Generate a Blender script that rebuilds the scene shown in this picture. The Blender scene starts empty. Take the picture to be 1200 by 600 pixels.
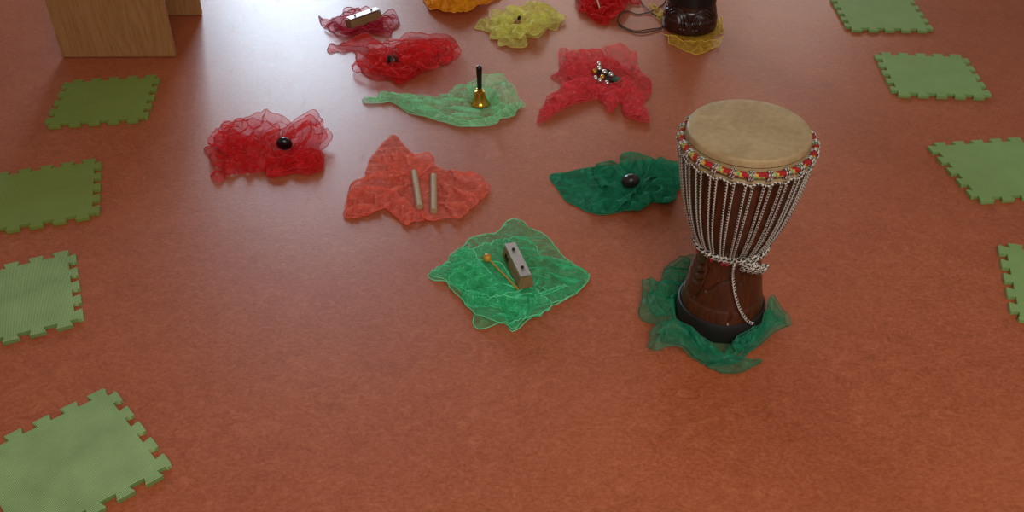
import bpy, bmesh, math, random
import numpy as np
from mathutils import Vector, Matrix, geometry
PI = math.pi
col = bpy.context.scene.collection
sc = bpy.context.scene

# ------------------------------------------------------------------ camera
CH, CT, CR, CF = 1.6696, 0.65349, -0.00527, 1149.55      # height, pitch, roll, focal length in pixels of a 1200 px frame
cd = bpy.data.cameras.new('camera'); cam = bpy.data.objects.new('camera', cd); col.objects.link(cam)
cd.sensor_width = 36; cd.lens = CF/1200*36; cd.clip_start = .05; cd.clip_end = 100
cam.matrix_world = Matrix.Translation((0, 0, CH)) @ Matrix.Rotation(PI/2-CT, 4, 'X') @ Matrix.Rotation(CR, 4, 'Z')
sc.camera = cam

def at(u, v, z=0.0):
    """world point at height z seen at photo pixel (u, v); used to read positions off the photograph"""
    a, b = u-600, v-300
    c, s = math.cos(CR), math.sin(CR)
    a, b = c*a+s*b, -s*a+c*b
    d = (a/CF, math.cos(CT)-b/CF*math.sin(CT), -math.sin(CT)-b/CF*math.cos(CT))
    t = (z-CH)/d[2]
    return Vector((t*d[0], t*d[1], z))

# ------------------------------------------------------------------ mesh helpers
class MB:
    def __init__(s): s.v = []; s.f = []; s.uv = {}; s.mi = []
    def add(s, vs, fs, uvs=None, mi=0):
        o = len(s.v); s.v += [tuple(p) for p in vs]
        for k, f in enumerate(fs):
            s.f.append(tuple(i+o for i in f)); s.mi.append(mi)
            if uvs: s.uv[len(s.f)-1] = uvs[k]
        return s
    def box(s, c, d, M=None, mi=0):
        x, y, z = d[0]/2, d[1]/2, d[2]/2
        vs = [Vector((c[0]+a*x, c[1]+b*y, c[2]+e*z)) for a in (-1, 1) for b in (-1, 1) for e in (-1, 1)]
        if M: vs = [M @ p for p in vs]
        return s.add(vs, [(0,1,3,2),(4,6,7,5),(0,4,5,1),(2,3,7,6),(0,2,6,4),(1,5,7,3)], mi=mi)
    def lathe(s, prof, n=64, fn=None, M=None, cap=True, mi=0):
        vs = []; fs = []; uv = []
        for j, (r, z) in enumerate(prof):
            for i in range(n):
                a = 2*PI*i/n
                rr = r + (fn(a, z, j) if fn else 0)
                p = Vector((rr*math.sin(a), -rr*math.cos(a), z)); vs.append(M @ p if M else p)
        for j in range(len(prof)-1):
            for i in range(n):
                k = (i+1) % n
                fs.append((j*n+i, j*n+k, (j+1)*n+k, (j+1)*n+i)); uv.append([(i/n, j), ((i+1)/n, j), ((i+1)/n, j+1), (i/n, j+1)])
        if cap:
            if prof[0][0] > 1e-5: fs.append(tuple(range(n-1, -1, -1))); uv.append([(0, 0)]*n)
            if prof[-1][0] > 1e-5: fs.append(tuple((len(prof)-1)*n+i for i in range(n))); uv.append([(0, 0)]*n)
        return s.add(vs, fs, uv, mi)
    def tube(s, pts, r, n=6, closed=False, mi=0, up=Vector((0, 0, 1)), v0=0.0):
        P = [Vector(p) for p in pts]; N = len(P); vs = []; fs = []; uv = []; L = [v0]
        rr = r if hasattr(r, '__len__') else [r]*N
        prev = None
        for i in range(N):
            a = P[(i-1) % N] if closed or i > 0 else P[i]; b = P[(i+1) % N] if closed or i < N-1 else P[i]
            t = (b-a); t = t.normalized() if t.length > 1e-9 else Vector((0, 0, 1))
            if prev is None:
                x = t.cross(up)
                if x.length < 1e-3: x = t.cross(Vector((1, 0, 0)))
            else: x = prev - t*prev.dot(t)
            if x.length < 1e-6: x = t.orthogonal()
            x.normalize(); prev = x; y = t.cross(x)
            for k in range(n):
                g = 2*PI*k/n; vs.append(P[i] + x*(rr[i]*math.cos(g)) + y*(rr[i]*math.sin(g)))
            if i: L.append(L[-1]+(P[i]-P[i-1]).length)
        M_ = N if closed else N-1
        for i in range(M_):
            j = (i+1) % N; l0 = L[i]; l1 = L[i+1] if i+1 < N else L[i]+(P[0]-P[i]).length
            for k in range(n):
                q = (k+1) % n
                fs.append((i*n+k, i*n+q, j*n+q, j*n+k)); uv.append([(k/n, l0), ((k+1)/n, l0), ((k+1)/n, l1), (k/n, l1)])
        if not closed:
            fs.append(tuple(range(n-1, -1, -1))); uv.append([(0, 0)]*n)
            fs.append(tuple((N-1)*n+k for k in range(n))); uv.append([(0, 0)]*n)
        return s.add(vs, fs, uv, mi)
    def ball(s, c, r, n=16, sc_=(1, 1, 1), M=None, mi=0):
        vs = [Vector((0, 0, -1))]; m = n//2
        for j in range(1, m):
            t = PI*j/m
            for i in range(n):
                a = 2*PI*i/n; vs.append(Vector((math.sin(t)*math.cos(a), math.sin(t)*math.sin(a), -math.cos(t))))
        vs.append(Vector((0, 0, 1))); fs = []
        for i in range(n): fs.append((0, 1+(i+1) % n, 1+i)); 
        for j in range(m-2):
            for i in range(n): fs.append((1+j*n+i, 1+j*n+(i+1) % n, 1+(j+1)*n+(i+1) % n, 1+(j+1)*n+i))
        t = len(vs)-1
        for i in range(n): fs.append((1+(m-2)*n+i, 1+(m-2)*n+(i+1) % n, t))
        vs = [Vector((p.x*sc_[0], p.y*sc_[1], p.z*sc_[2]))*r for p in vs]
        vs = [(M @ p if M else p)+Vector(c) for p in vs]
        return s.add(vs, fs, mi=mi)
    def build(s, name, mats, parent=None, smooth=True, loc=None):
        me = bpy.data.meshes.new(name); me.from_pydata(s.v, [], s.f)
        if not isinstance(mats, (list, tuple)): mats = [mats]
        for m in mats: me.materials.append(m)
        if s.uv:
            ul = me.uv_layers.new(name='UVMap'); d = np.zeros(len(me.loops)*2)
            for p in me.polygons:
                q = s.uv.get(p.index)
                if q:
                    for k, li in enumerate(p.loop_indices):
                        if k < len(q): d[2*li] = q[k][0]; d[2*li+1] = q[k][1]
            ul.data.foreach_set('uv', d)
        me.polygons.foreach_set('material_index', s.mi)
        me.update()
        if smooth: me.shade_smooth(); me.set_sharp_from_angle(angle=math.radians(38))
        o = bpy.data.objects.new(name, me); col.objects.link(o)
        if parent: o.parent = parent
        if loc is not None: o.location = loc
        return o

def tag(o, label=None, cat=None, group=None, kind=None):
    if label: o['label'] = label
    if cat: o['category'] = cat
    if group: o['group'] = group
    if kind: o['kind'] = kind
    return o
def empty(name, loc, rz=0.0):
    o = bpy.data.objects.new(name, None); o.empty_display_size = .05; col.objects.link(o)
    o.location = loc; o.rotation_euler = (0, 0, rz); return o
def bevel(o, w, seg=2, ang=40):
    m = o.modifiers.new('bevel', 'BEVEL'); m.width = w; m.segments = seg; m.limit_method = 'ANGLE'; m.angle_limit = math.radians(ang); return o
def spline(pts, n, closed=False):
    P = [Vector(p) for p in pts]; N = len(P); out = []
    for i in range(N if closed else N-1):
        if closed: a, b, c, d = P[i-1], P[i], P[(i+1) % N], P[(i+2) % N]
        else: a, b, c, d = P[max(i-1, 0)], P[i], P[i+1], P[min(i+2, N-1)]
        for k in range(n):
            t = k/n
            out.append(.5*((2*b)+(c-a)*t+(2*a-5*b+4*c-d)*t*t+(3*b-a-3*c+d)*t**3))
    if not closed: out.append(P[-1])
    return out

# ------------------------------------------------------------------ materials
def lin(h):
    if isinstance(h, str):
        c = [int(h[i:i+2], 16)/255 for i in (0, 2, 4)]
    else: c = [x/255 for x in h]
    return tuple(x/12.92 if x <= .04045 else ((x+.055)/1.055)**2.4 for x in c)+(1,)
class NT:
    def __init__(s, name):
        s.m = bpy.data.materials.new(name); s.m.use_nodes = True; s.t = s.m.node_tree; s.t.nodes.clear()
        s.out = s.n('ShaderNodeOutputMaterial')
    def n(s, typ, **kw):
        x = s.t.nodes.new(typ)
        for k, v in kw.items():
            if k == 'ins':
                for a, b in v.items(): x.inputs[a].default_value = b
            else: setattr(x, k, v)
        return x
    def l(s, a, b): s.t.links.new(a, b)
    def math(s, op, a, b=None, clamp=False):
        x = s.n('ShaderNodeMath', operation=op); x.use_clamp = clamp
        for i, q in enumerate((a, b)):
            if q is None: continue
            if isinstance(q, (int, float)): x.inputs[i].default_value = q
            else: s.l(q, x.inputs[i])
        return x.outputs[0]
    def noise(s, scale, detail=3, rough=.5, vec=None, dist=0):
        x = s.n('ShaderNodeTexNoise', ins={'Scale': scale, 'Detail': detail, 'Roughness': rough, 'Distortion': dist})
        if vec is not None: s.l(vec, x.inputs['Vector'])
        return x.outputs['Fac']
    def ramp(s, fac, stops):
        x = s.n('ShaderNodeValToRGB'); e = x.color_ramp.elements
        while len(e) < len(stops): e.new(.5)
        for i, (p, c) in enumerate(stops): e[i].position = p; e[i].color = c
        s.l(fac, x.inputs[0]); return x.outputs[0]
    def mapping(s, src='Object', scale=(1, 1, 1), rot=(0, 0, 0)):
        tc = s.n('ShaderNodeTexCoord'); mp = s.n('ShaderNodeMapping'); mp.inputs['Scale'].default_value = scale; mp.inputs['Rotation'].default_value = rot
        s.l(tc.outputs[src], mp.inputs[0]); return mp.outputs[0]
    def mix(s, fac, a, b, typ='MIX'):
        x = s.n('ShaderNodeMix', data_type='RGBA', blend_type=typ)
        for i, q in ((0, fac), (6, a), (7, b)):
            if isinstance(q, (int, float, tuple)): x.inputs[i].default_value = q
            else: s.l(q, x.inputs[i])
        return x.outputs[2]
    def bump(s, h, strength=.3, dist=.002):
        x = s.n('ShaderNodeBump', ins={'Strength': strength, 'Distance': dist}); s.l(h, x.inputs['Height']); return x.outputs[0]
    def pbsdf(s, color, rough=.5, metal=0, spec=.5, normal=None, **kw):
        b = s.n('ShaderNodeBsdfPrincipled'); b.inputs['Metallic'].default_value = metal; b.inputs['Specular IOR Level'].default_value = spec
        if isinstance(color, tuple): b.inputs['Base Color'].default_value = color
        else: s.l(color, b.inputs['Base Color'])
        if isinstance(rough, (int, float)): b.inputs['Roughness'].default_value = rough
        else: s.l(rough, b.inputs['Roughness'])
        if normal is not None: s.l(normal, b.inputs['Normal'])
        for k, v in kw.items(): b.inputs[k].default_value = v
        s.l(b.outputs[0], s.out.inputs[0]); return b

def simple(name, c, rough=.5, metal=0, var=.15, scale=40, bump=0, spec=.5):
    t = NT(name); v = t.mapping(); f = t.noise(scale, 3, .6, v); c = lin(c)
    d = tuple(x*(1-var) for x in c[:3])+(1,); e = tuple(min(1, x*(1+var)) for x in c[:3])+(1,)
    t.pbsdf(t.ramp(f, [(.3, d), (.7, e)]), rough, metal, spec, t.bump(f, bump) if bump else None); return t.m

def floor_mat():
    t = NT('terracotta_linoleum'); v = t.mapping()
    n1 = t.noise(2.2, 4, .6, v); vs = t.mapping(scale=(.85, 1.12, 1)); n2 = t.noise(26, 6, .72, vs, 1.6); n3 = t.noise(120, 3, .6, vs, .6)
    base = t.ramp(n2, [(.30, lin('8b3f20')), (.48, lin('a04a28')), (.60, lin('aa5533')), (.74, lin('bb6a46'))])
    base = t.mix(.22, base, t.ramp(n1, [(.3, lin('8a3d1c')), (.7, lin('b8663e'))]))
    base = t.mix(.18, base, t.ramp(n3, [(.35, lin('743219')), (.65, lin('c8845c'))]))
    # hair-thin worn seam and scuff
    sx = t.n('ShaderNodeSeparateXYZ'); t.l(v, sx.inputs[0])
    X, Y = sx.outputs[0], sx.outputs[1]
    a = t.math('LESS_THAN', t.math('ABSOLUTE', t.math('SUBTRACT', Y, 2.712)), .0013)
    a = t.math('MULTIPLY', a, t.math('LESS_THAN', t.math('ABSOLUTE', t.math('ADD', X, .78)), .38))
    sp = at(683, 432); dx = t.math('SUBTRACT', X, sp.x); dy = t.math('SUBTRACT', Y, sp.y)
    al = t.math('ADD', t.math('MULTIPLY', dx, .30), t.math('MULTIPLY', dy, .954)); ac = t.math('SUBTRACT', t.math('MULTIPLY', dx, .954), t.math('MULTIPLY', dy, .30))
    b = t.math('MULTIPLY', t.math('LESS_THAN', t.math('ABSOLUTE', ac), .0028), t.math('LESS_THAN', t.math('ABSOLUTE', al), .042))
    wn = t.noise(60, 2, .5, v)
    b = t.math('MULTIPLY', b, t.math('MULTIPLY', wn, .8))
    mk = t.math('ADD', t.math('MULTIPLY', a, .5), b, clamp=True)
    base = t.mix(mk, base, lin('c9a592'))
    # fine scratches in the polish
    w1 = t.mapping(scale=(90, 6, 1), rot=(0, 0, .5)); w2 = t.mapping(scale=(7, 80, 1), rot=(0, 0, .35))
    s1 = t.math('MULTIPLY', t.math('GREATER_THAN', t.noise(1, 2, .5, w1), .69), .10)
    rough = t.math('ADD', t.math('ADD', .33, s1), t.math('MULTIPLY', n2, .12))
    h = t.math('ADD', t.math('MULTIPLY', n2, .7), t.math('MULTIPLY', n3, .5))
    t.pbsdf(base, rough, 0, .38, t.bump(h, .30, .0016)); return t.m

def foam_mat(name, c1, c2, rib):
    t = NT(name); v = t.mapping(rot=(0, 0, math.radians(0)))
    sx = t.n('ShaderNodeSeparateXYZ'); t.l(v, sx.inputs[0])
    k = 2*PI/.0058
    a = t.math('SINE', t.math('MULTIPLY', t.math('ADD', sx.outputs[0], t.math('MULTIPLY', sx.outputs[1], .55)), k))
    b = t.math('SINE', t.math('MULTIPLY', t.math('SUBTRACT', sx.outputs[0], t.math('MULTIPLY', sx.outputs[1], .55)), k))
    f = t.math('ADD', t.math('MULTIPLY', t.math('MULTIPLY', a, b), .5), .5)
    n = t.noise(9, 3, .6, v)
    f = t.math('POWER', f, 1.4)
    base = t.mix(t.math('MULTIPLY', f, rib), lin(c1), lin(c2))
    base = t.mix(.18, base, t.ramp(n, [(.3, lin(c1)), (.7, lin(c2))]))
    t.pbsdf(base, .62, 0, .4, t.bump(f, .55*rib+.1, .0012)); return t.m

def sheer(name, c, a0, dense=.55, trans=.5, gl=.035):
    """thin woven organza: partly open weave, more thread in the line of sight where it tilts away"""
    t = NT(name); v = t.mapping()
    n = t.noise(38, 4, .65, v); n2 = t.noise(420, 2, .5, v)
    lw = t.n('ShaderNodeLayerWeight', ins={'Blend': .5})
    cr = t.math('ABSOLUTE', t.math('SUBTRACT', t.noise(55, 3, .6, v, .8), .5)); cr2 = t.math('ABSOLUTE', t.math('SUBTRACT', t.noise(130, 2, .6, v, .5), .5))
    nb_ = t.bump(t.math('ADD', cr, t.math('MULTIPLY', cr2, .4)), .22, .005)
    c = lin(c); dk = tuple(x*.72 for x in c[:3])+(1,); lt = tuple(min(1, x*1.25+.008) for x in c[:3])+(1,)
    cc = t.ramp(n, [(.3, dk), (.7, lt)])
    d = t.n('ShaderNodeBsdfDiffuse'); tr = t.n('ShaderNodeBsdfTranslucent'); g = t.n('ShaderNodeBsdfGlossy', ins={'Roughness': .38})
    t.l(cc, d.inputs[0]); t.l(cc, tr.inputs[0]); t.l(nb_, d.inputs['Normal']); t.l(nb_, g.inputs['Normal']); g.inputs[0].default_value = tuple(min(1, .35+.65*x) for x in c[:3])+(1,)
    m1 = t.n('ShaderNodeMixShader', ins={0: trans}); t.l(d.outputs[0], m1.inputs[1]); t.l(tr.outputs[0], m1.inputs[2])
    m2 = t.n('ShaderNodeMixShader', ins={0: gl}); t.l(m1.outputs[0], m2.inputs[1]); t.l(g.outputs[0], m2.inputs[2])
    tp = t.n('ShaderNodeBsdfTransparent')
    tp.inputs[0].default_value = tuple(.80+.20*min(1, x*2) for x in c[:3])+(1,)
    f = t.math('POWER', lw.outputs['Facing'], 2.2)
    al = t.math('ADD', a0, t.math('MULTIPLY', f, dense))
    al = t.math('ADD', al, t.math('MULTIPLY', t.math('SUBTRACT', n, .5), .35))
    al = t.math('ADD', al, t.math('MULTIPLY', t.math('LESS_THAN', cr, .008), .10))
    al = t.math('ADD', al, t.math('MULTIPLY', t.math('SUBTRACT', n2, .5), .30), clamp=True)
    m3 = t.n('ShaderNodeMixShader'); t.l(al, m3.inputs[0]); t.l(tp.outputs[0], m3.inputs[1]); t.l(m2.outputs[0], m3.inputs[2])
    t.l(m3.outputs[0], t.out.inputs[0]); return t.m

def wood(name, stops, scale=1, rough=.45, axis='X', spec=.5, ring=14, bump=.05):
    t = NT(name)
    s = {'X': (1, 9, 9), 'Y': (9, 1, 9), 'Z': (9, 9, 1)}[axis]
    v = t.mapping(scale=tuple(q*scale for q in s)); v2 = t.mapping(scale=tuple(q*scale*6 for q in s))
    a = t.noise(1.1, 4, .55, v, 1.2); b = t.noise(2.5, 3, .6, v2)
    w = t.math('FRACT', t.math('MULTIPLY', a, ring))
    w = t.math('ABSOLUTE', t.math('SUBTRACT', w, .5))
    f = t.math('ADD', t.math('MULTIPLY', w, .55), t.math('MULTIPLY', b, .65), clamp=True)
    t.pbsdf(t.ramp(f, [(p, lin(c)) for p, c in stops]), rough, 0, spec, t.bump(b, bump, .001)); return t.m

def rope_mat(name, light, dark, pitch=.011, thr=.35):
    t = NT(name); uv = t.n('ShaderNodeUVMap'); sx = t.n('ShaderNodeSeparateXYZ'); t.l(uv.outputs[0], sx.inputs[0])
    ph = t.math('ADD', t.math('MULTIPLY', sx.outputs[1], 2*PI/pitch), t.math('MULTIPLY', sx.outputs[0], 2*PI))
    ph2 = t.math('SUBTRACT', t.math('MULTIPLY', sx.outputs[1], 2*PI/pitch), t.math('MULTIPLY', sx.outputs[0], 4*PI))
    s = t.math('MULTIPLY', t.math('SINE', ph), t.math('SINE', ph2))
    m = t.math('GREATER_THAN', s, thr)
    strand = t.math('SINE', t.math('ADD', t.math('MULTIPLY', sx.outputs[1], 2*PI/(pitch*.5)), t.math('MULTIPLY', sx.outputs[0], 4*PI)))
    base = t.mix(m, t.mix(t.math('ADD', t.math('MULTIPLY', strand, .22), .22), lin(light), tuple(x*.55 for x in lin(light)[:3])+(1,)), lin(dark))
    t.pbsdf(base, .8, 0, .3, t.bump(strand, .5, .001)); return t.m

M = {}
M['floor'] = floor_mat()
M['foam'] = foam_mat('green_foam_ribbed', '46622a', 'b6d28a', 1.0)
M['foam_smooth'] = foam_mat('green_foam_smooth', '6e7c30', '889a4a', .35)  # dimmer light of the left row painted in as a darker green
M['foam_right'] = foam_mat('green_foam_lit', '739250', '98b775', .45)  # same green foam, brighter light on the right row painted into its colour
M['ply'] = wood('birch_plywood', [(.1, '86582f'), (.5, '9f7043'), (.9, 'ad7f52')], 1.0, .42, 'Z', ring=9)
M['ply_edge'] = wood('plywood_edge', [(.1, '7a4f34'), (.5, '9b6a4b'), (.9, 'b0805c')], 3, .5, 'X')
M['djembe'] = wood('djembe_wood', [(.1, '2c150a'), (.5, '45210f'), (.9, '5b2f16')], 1.6, .28, 'Z', ring=6, bump=.15)
M['djembe_dark'] = wood('djembe_dark_wood', [(.1, '1a0c08'), (.5, '351912'), (.9, '4c251a')], 2.2, .24, 'Z', ring=8, bump=.15)
M['rubber'] = simple('black_rubber', '121110', .55, 0, .3, 60, .1)
M['gloss_black'] = simple('glossy_black', '0b0a0a', .22, 0, .2, 30)
M['band_black'] = simple('black_band', '0d0b0a', .32, 0, .2, 30)
M['dark_egg'] = simple('dark_brown_shell', '2a1f20', .3, 0, .2, 30)
M['brass'] = simple('polished_brass', 'd6a743', .16, 1, .12, 20)
M['steel'] = simple('nickel_bells', 'd8d3cc', .16, 1, .1, 60)
M['alu'] = simple('matte_aluminium', 'b4a8a0', .42, .75, .08, 120, .03)
M['gold'] = simple('yellow_bell', 'c79a2e', .25, .8, .15, 60)
M['box_wood'] = wood('resonator_wood', [(.1, '6e4e31'), (.5, '8b6844'), (.9, '9f7c56')], 6, .5, 'X', ring=5)
M['clave'] = wood('clave_wood', [(.1, '8a6d4c'), (.5, 'aa8a64'), (.9, 'bd9f78')], 5, .55, 'Z', ring=5)
M['mallet'] = simple('varnished_mallet_wood', 'b8852a', .35, 0, .15, 50)
M['small_wood'] = simple('small_brown_wood', '9a6a45', .4, 0, .25, 60)
M['strap_green'] = simple('green_strap', '1d4a25', .8, 0, .3, 150, .2)
M['strap_dark'] = simple('dark_strap', '2a0f10', .8, 0, .3, 150, .2)
M['cloth_red'] = simple('red_wrap_cloth', '9c1616', .85, 0, .3, 250, .3)
M['cloth_yellow'] = simple('yellow_wrap_cloth', 'c29a3c', .85, 0, .3, 250, .3)
M['cloth_green'] = simple('green_wrap_cloth', '5f9a63', .85, 0, .3, 250, .3)
M['rope'] = rope_mat('white_black_rope', 'd2c8ba', '0b090c', .017, .10)
M['twine'] = rope_mat('dark_twine', '5a4638', '120c0a', .018, .0)
M['red_thread'] = simple('red_thread', '8d1220', .8, 0, .3, 90)
M['wall'] = simple('white_wall_paint', 'cfc8bd', .8, 0, .04, 6)
M['frame'] = simple('window_frame_paint', 'd8d6d2', .4, 0, .04, 6)
def skin_mat():
    t = NT('goat_skin'); v = t.mapping(); n = t.noise(9, 5, .6, v, .5); n2 = t.noise(70, 3, .6, v)
    b = t.ramp(n, [(.25, lin('8a6f46')), (.5, lin('a0835a')), (.75, lin('b0946a'))])
    b = t.mix(.25, b, t.ramp(n2, [(.3, lin('8c774c')), (.7, lin('c7b38c'))]))
    t.pbsdf(b, .55, 0, .4, t.bump(n2, .12, .001)); return t.m
M['skin'] = skin_mat()
def glass_mat():
    t = NT('window_glass'); tp = t.n('ShaderNodeBsdfTransparent'); g = t.n('ShaderNodeBsdfGlossy', ins={'Roughness': .02}); fr = t.n('ShaderNodeFresnel', ins={'IOR': 1.45})
    m = t.n('ShaderNodeMixShader'); t.l(fr.outputs[0], m.inputs[0]); t.l(tp.outputs[0], m.inputs[1]); t.l(g.outputs[0], m.inputs[2]); t.l(m.outputs[0], t.out.inputs[0]); return t.m
M['glass'] = glass_mat()

# ------------------------------------------------------------------ the room
def slab(name, c, d, m, kind='structure'):
    b = MB(); b.box((0, 0, 0), d); o = b.build(name, m, smooth=False, loc=c); o['kind'] = kind; return o
slab('floor', (0, 3.2, -.05), (11, 12.4, .1), M['floor'])
WY = 8.6
wins = [(-2.75, -1.35, .9, 2.95), (-.25, 1.15, 1.0, 2.4), (1.85, 3.25, 1.0, 2.4)]
wb = MB(); zt = 3.3
xs = [-5.0]+[q for w in wins for q in w[:2]]+[5.0]
for i in range(0, len(xs)-1):
    a, b_ = xs[i], xs[i+1]
    if i % 2 == 0: wb.box(((a+b_)/2, WY+.1, zt/2), (b_-a, .2, zt))
    else:
        w = wins[i//2]
        wb.box(((a+b_)/2, WY+.1, w[2]/2), (b_-a, .2, w[2])); wb.box(((a+b_)/2, WY+.1, (w[3]+zt)/2), (b_-a, .2, zt-w[3]))
wo = wb.build('wall_back', M['wall'], smooth=False); wo['kind'] = 'structure'
for i, (x0, x1, z0, z1) in enumerate(wins):
    f = MB(); t = .06
    for x in (x0+t/2, (x0+x1)/2, x1-t/2): f.box((x, WY+.05, (z0+z1)/2), (t, .07, z1-z0))
    for z in (z0+t/2, z1-t/2): f.box(((x0+x1)/2, WY+.05, z), (x1-x0, .069, t))
    fo = f.build('window_%d' % (i+1), M['frame'], smooth=False); fo['kind'] = 'structure'
    g = MB(); g.box(((x0+x1)/2, WY+.05, (z0+z1)/2), (x1-x0-.02, .006, z1-z0-.02)); g.build('pane', M['glass'], fo, False)
slab('wall_left', (-5.1, 3.2, 1.65), (.2, 11.6, 3.3), M['wall'])

# ------------------------------------------------------------------ lights
w = bpy.data.worlds.new('world'); sc.world = w; w.use_nodes = True
w.node_tree.nodes['Background'].inputs[0].default_value = (1.0, .93, .86, 1); w.node_tree.nodes['Background'].inputs[1].default_value = .22
def area(name, loc, rot, sx, sy, power, colr):
    d = bpy.data.lights.new(name, 'AREA'); d.shape = 'RECTANGLE'; d.size = sx; d.size_y = sy; d.energy = power; d.color = colr
    o = bpy.data.objects.new(name, d); col.objects.link(o); o.location = loc; o.rotation_euler = rot; return o
LP = [270, 36, 32]
LC = [(.66, .84, 1.0), (1, .90, .80), (1, .90, .80)]
for i, (x0, x1, z0, z1) in enumerate(wins):
    area('window_daylight', ((x0+x1)/2, WY+.24, (z0+z1)/2), (-PI/2, 0, 0), x1-x0, z1-z0, LP[i], LC[i])
area('fill_light', (.8, -1.2, 3.0), (.5, 0, 0), 2.6, 2.0, 112, (1, .94, .88))  # added fill lamp above and behind the camera, no real fixture

# ------------------------------------------------------------------ foam mats
def mat_outline(s=.30, p=.0637, w=.037, h=.021, fl=.0035):
    base = [(-s/2, -s/2), (s/2, -s/2), (s/2, s/2), (-s/2, s/2)]
    out = []
    for k in range(4):
        a = Vector(base[k]); b = Vector(base[(k+1) % 4]); d = (b-a).normalized(); n = Vector((d.y, -d.x))
        for j in range(5):
            t0 = j*p; t1 = t0+w
            P = lambda t, q: tuple(a+d*t+n*q)
            if j == 0: out += [P(-.001, .006), P(-.005, .012), P(-.003, h*.93), P(.004, h)]
            else: out += [P(t0+fl, 0), P(t0+fl*.3, h*.55), P(t0-fl*.5, h*.85), P(t0+.001, h)]
            out += [P(t1-.001, h), P(t1+fl*.5, h*.85), P(t1-fl*.3, h*.55), P(t1-fl, 0)]
    return out
def make_mat(name, loc, rz, m):
    ol = mat_outline(); n = len(ol); T = .012
    b = MB(); b.add([(x, y, 0) for x, y in ol]+[(x, y, T) for x, y in ol],
        [tuple(range(n-1, -1, -1)), tuple(range(n, 2*n))]+[(i, (i+1) % n, n+(i+1) % n, n+i) for i in range(n)])
    o = b.build(name, m, smooth=False, loc=loc); o.rotation_euler = (0, 0, rz)
    bevel(o, .0012, 2, 60); return o
mats = [
 (-1.4341, 3.0856, .1343, 'foam_smooth', 'green foam mat right in front of the wooden bench, farthest of the left row'),
 (-1.43, 2.4853, .301, 'foam_smooth', 'smooth green foam mat second from the wooden bench, cut off by the left edge'),
 (-1.3219, 1.9873, .4025, 'foam', 'ribbed green foam mat at the left edge, third from the wooden bench'),
 (-.9741, 1.43, .7119, 'foam', 'ribbed green foam mat turned diagonally in the near left corner'),
 (1.5141, 3.792, -.0441, 'foam_right', 'green foam mat at the far right, cut off by the top edge'),
 (1.5343, 3.2457, -.0771, 'foam_right', 'green foam mat seen whole on the right, second from the far end'),
 (1.5378, 2.6075, .1134, 'foam_right', 'green foam mat right of the drumhead, cut off by the right edge'),
 (1.4897, 2.0109, -.2707, 'foam_right', 'nearest foam mat of the right row, only its toothed left edge in view')]
for x, y, a, m, lb in mats:
    tag(make_mat('foam_mat', (x, y, 0), a, M[m]), lb, 'foam mat', 'green interlocking foam mats on the floor')

# ------------------------------------------------------------------ bench
be = empty('plywood_bench', (-1.50, 3.63, 0)); tag(be, 'light plywood bench with two upright end panels at the far left', 'bench')
def panel(name, x0, x1, y0, y1, z0, z1, parent):
    b = MB(); b.box(((x0+x1)/2+1.50, (y0+y1)/2-3.63, (z0+z1)/2), (x1-x0, y1-y0, z1-z0))
    o = b.build(name, M['ply'], parent, False); bevel(o, .004, 2); return o
ang = .02
for y0, x0, x1 in ((3.437, -1.712, -1.280), (3.822, -1.705, -1.277)):
    panel('end_panel', x0, x1, y0, y0+.026, 0.002, .42, be)
panel('seat_board', -1.725, -1.265, 3.43, 3.856, .42, .446, be)
panel('cross_rail', -1.51, -1.485, 3.463, 3.822, .30, .42, be)

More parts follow.
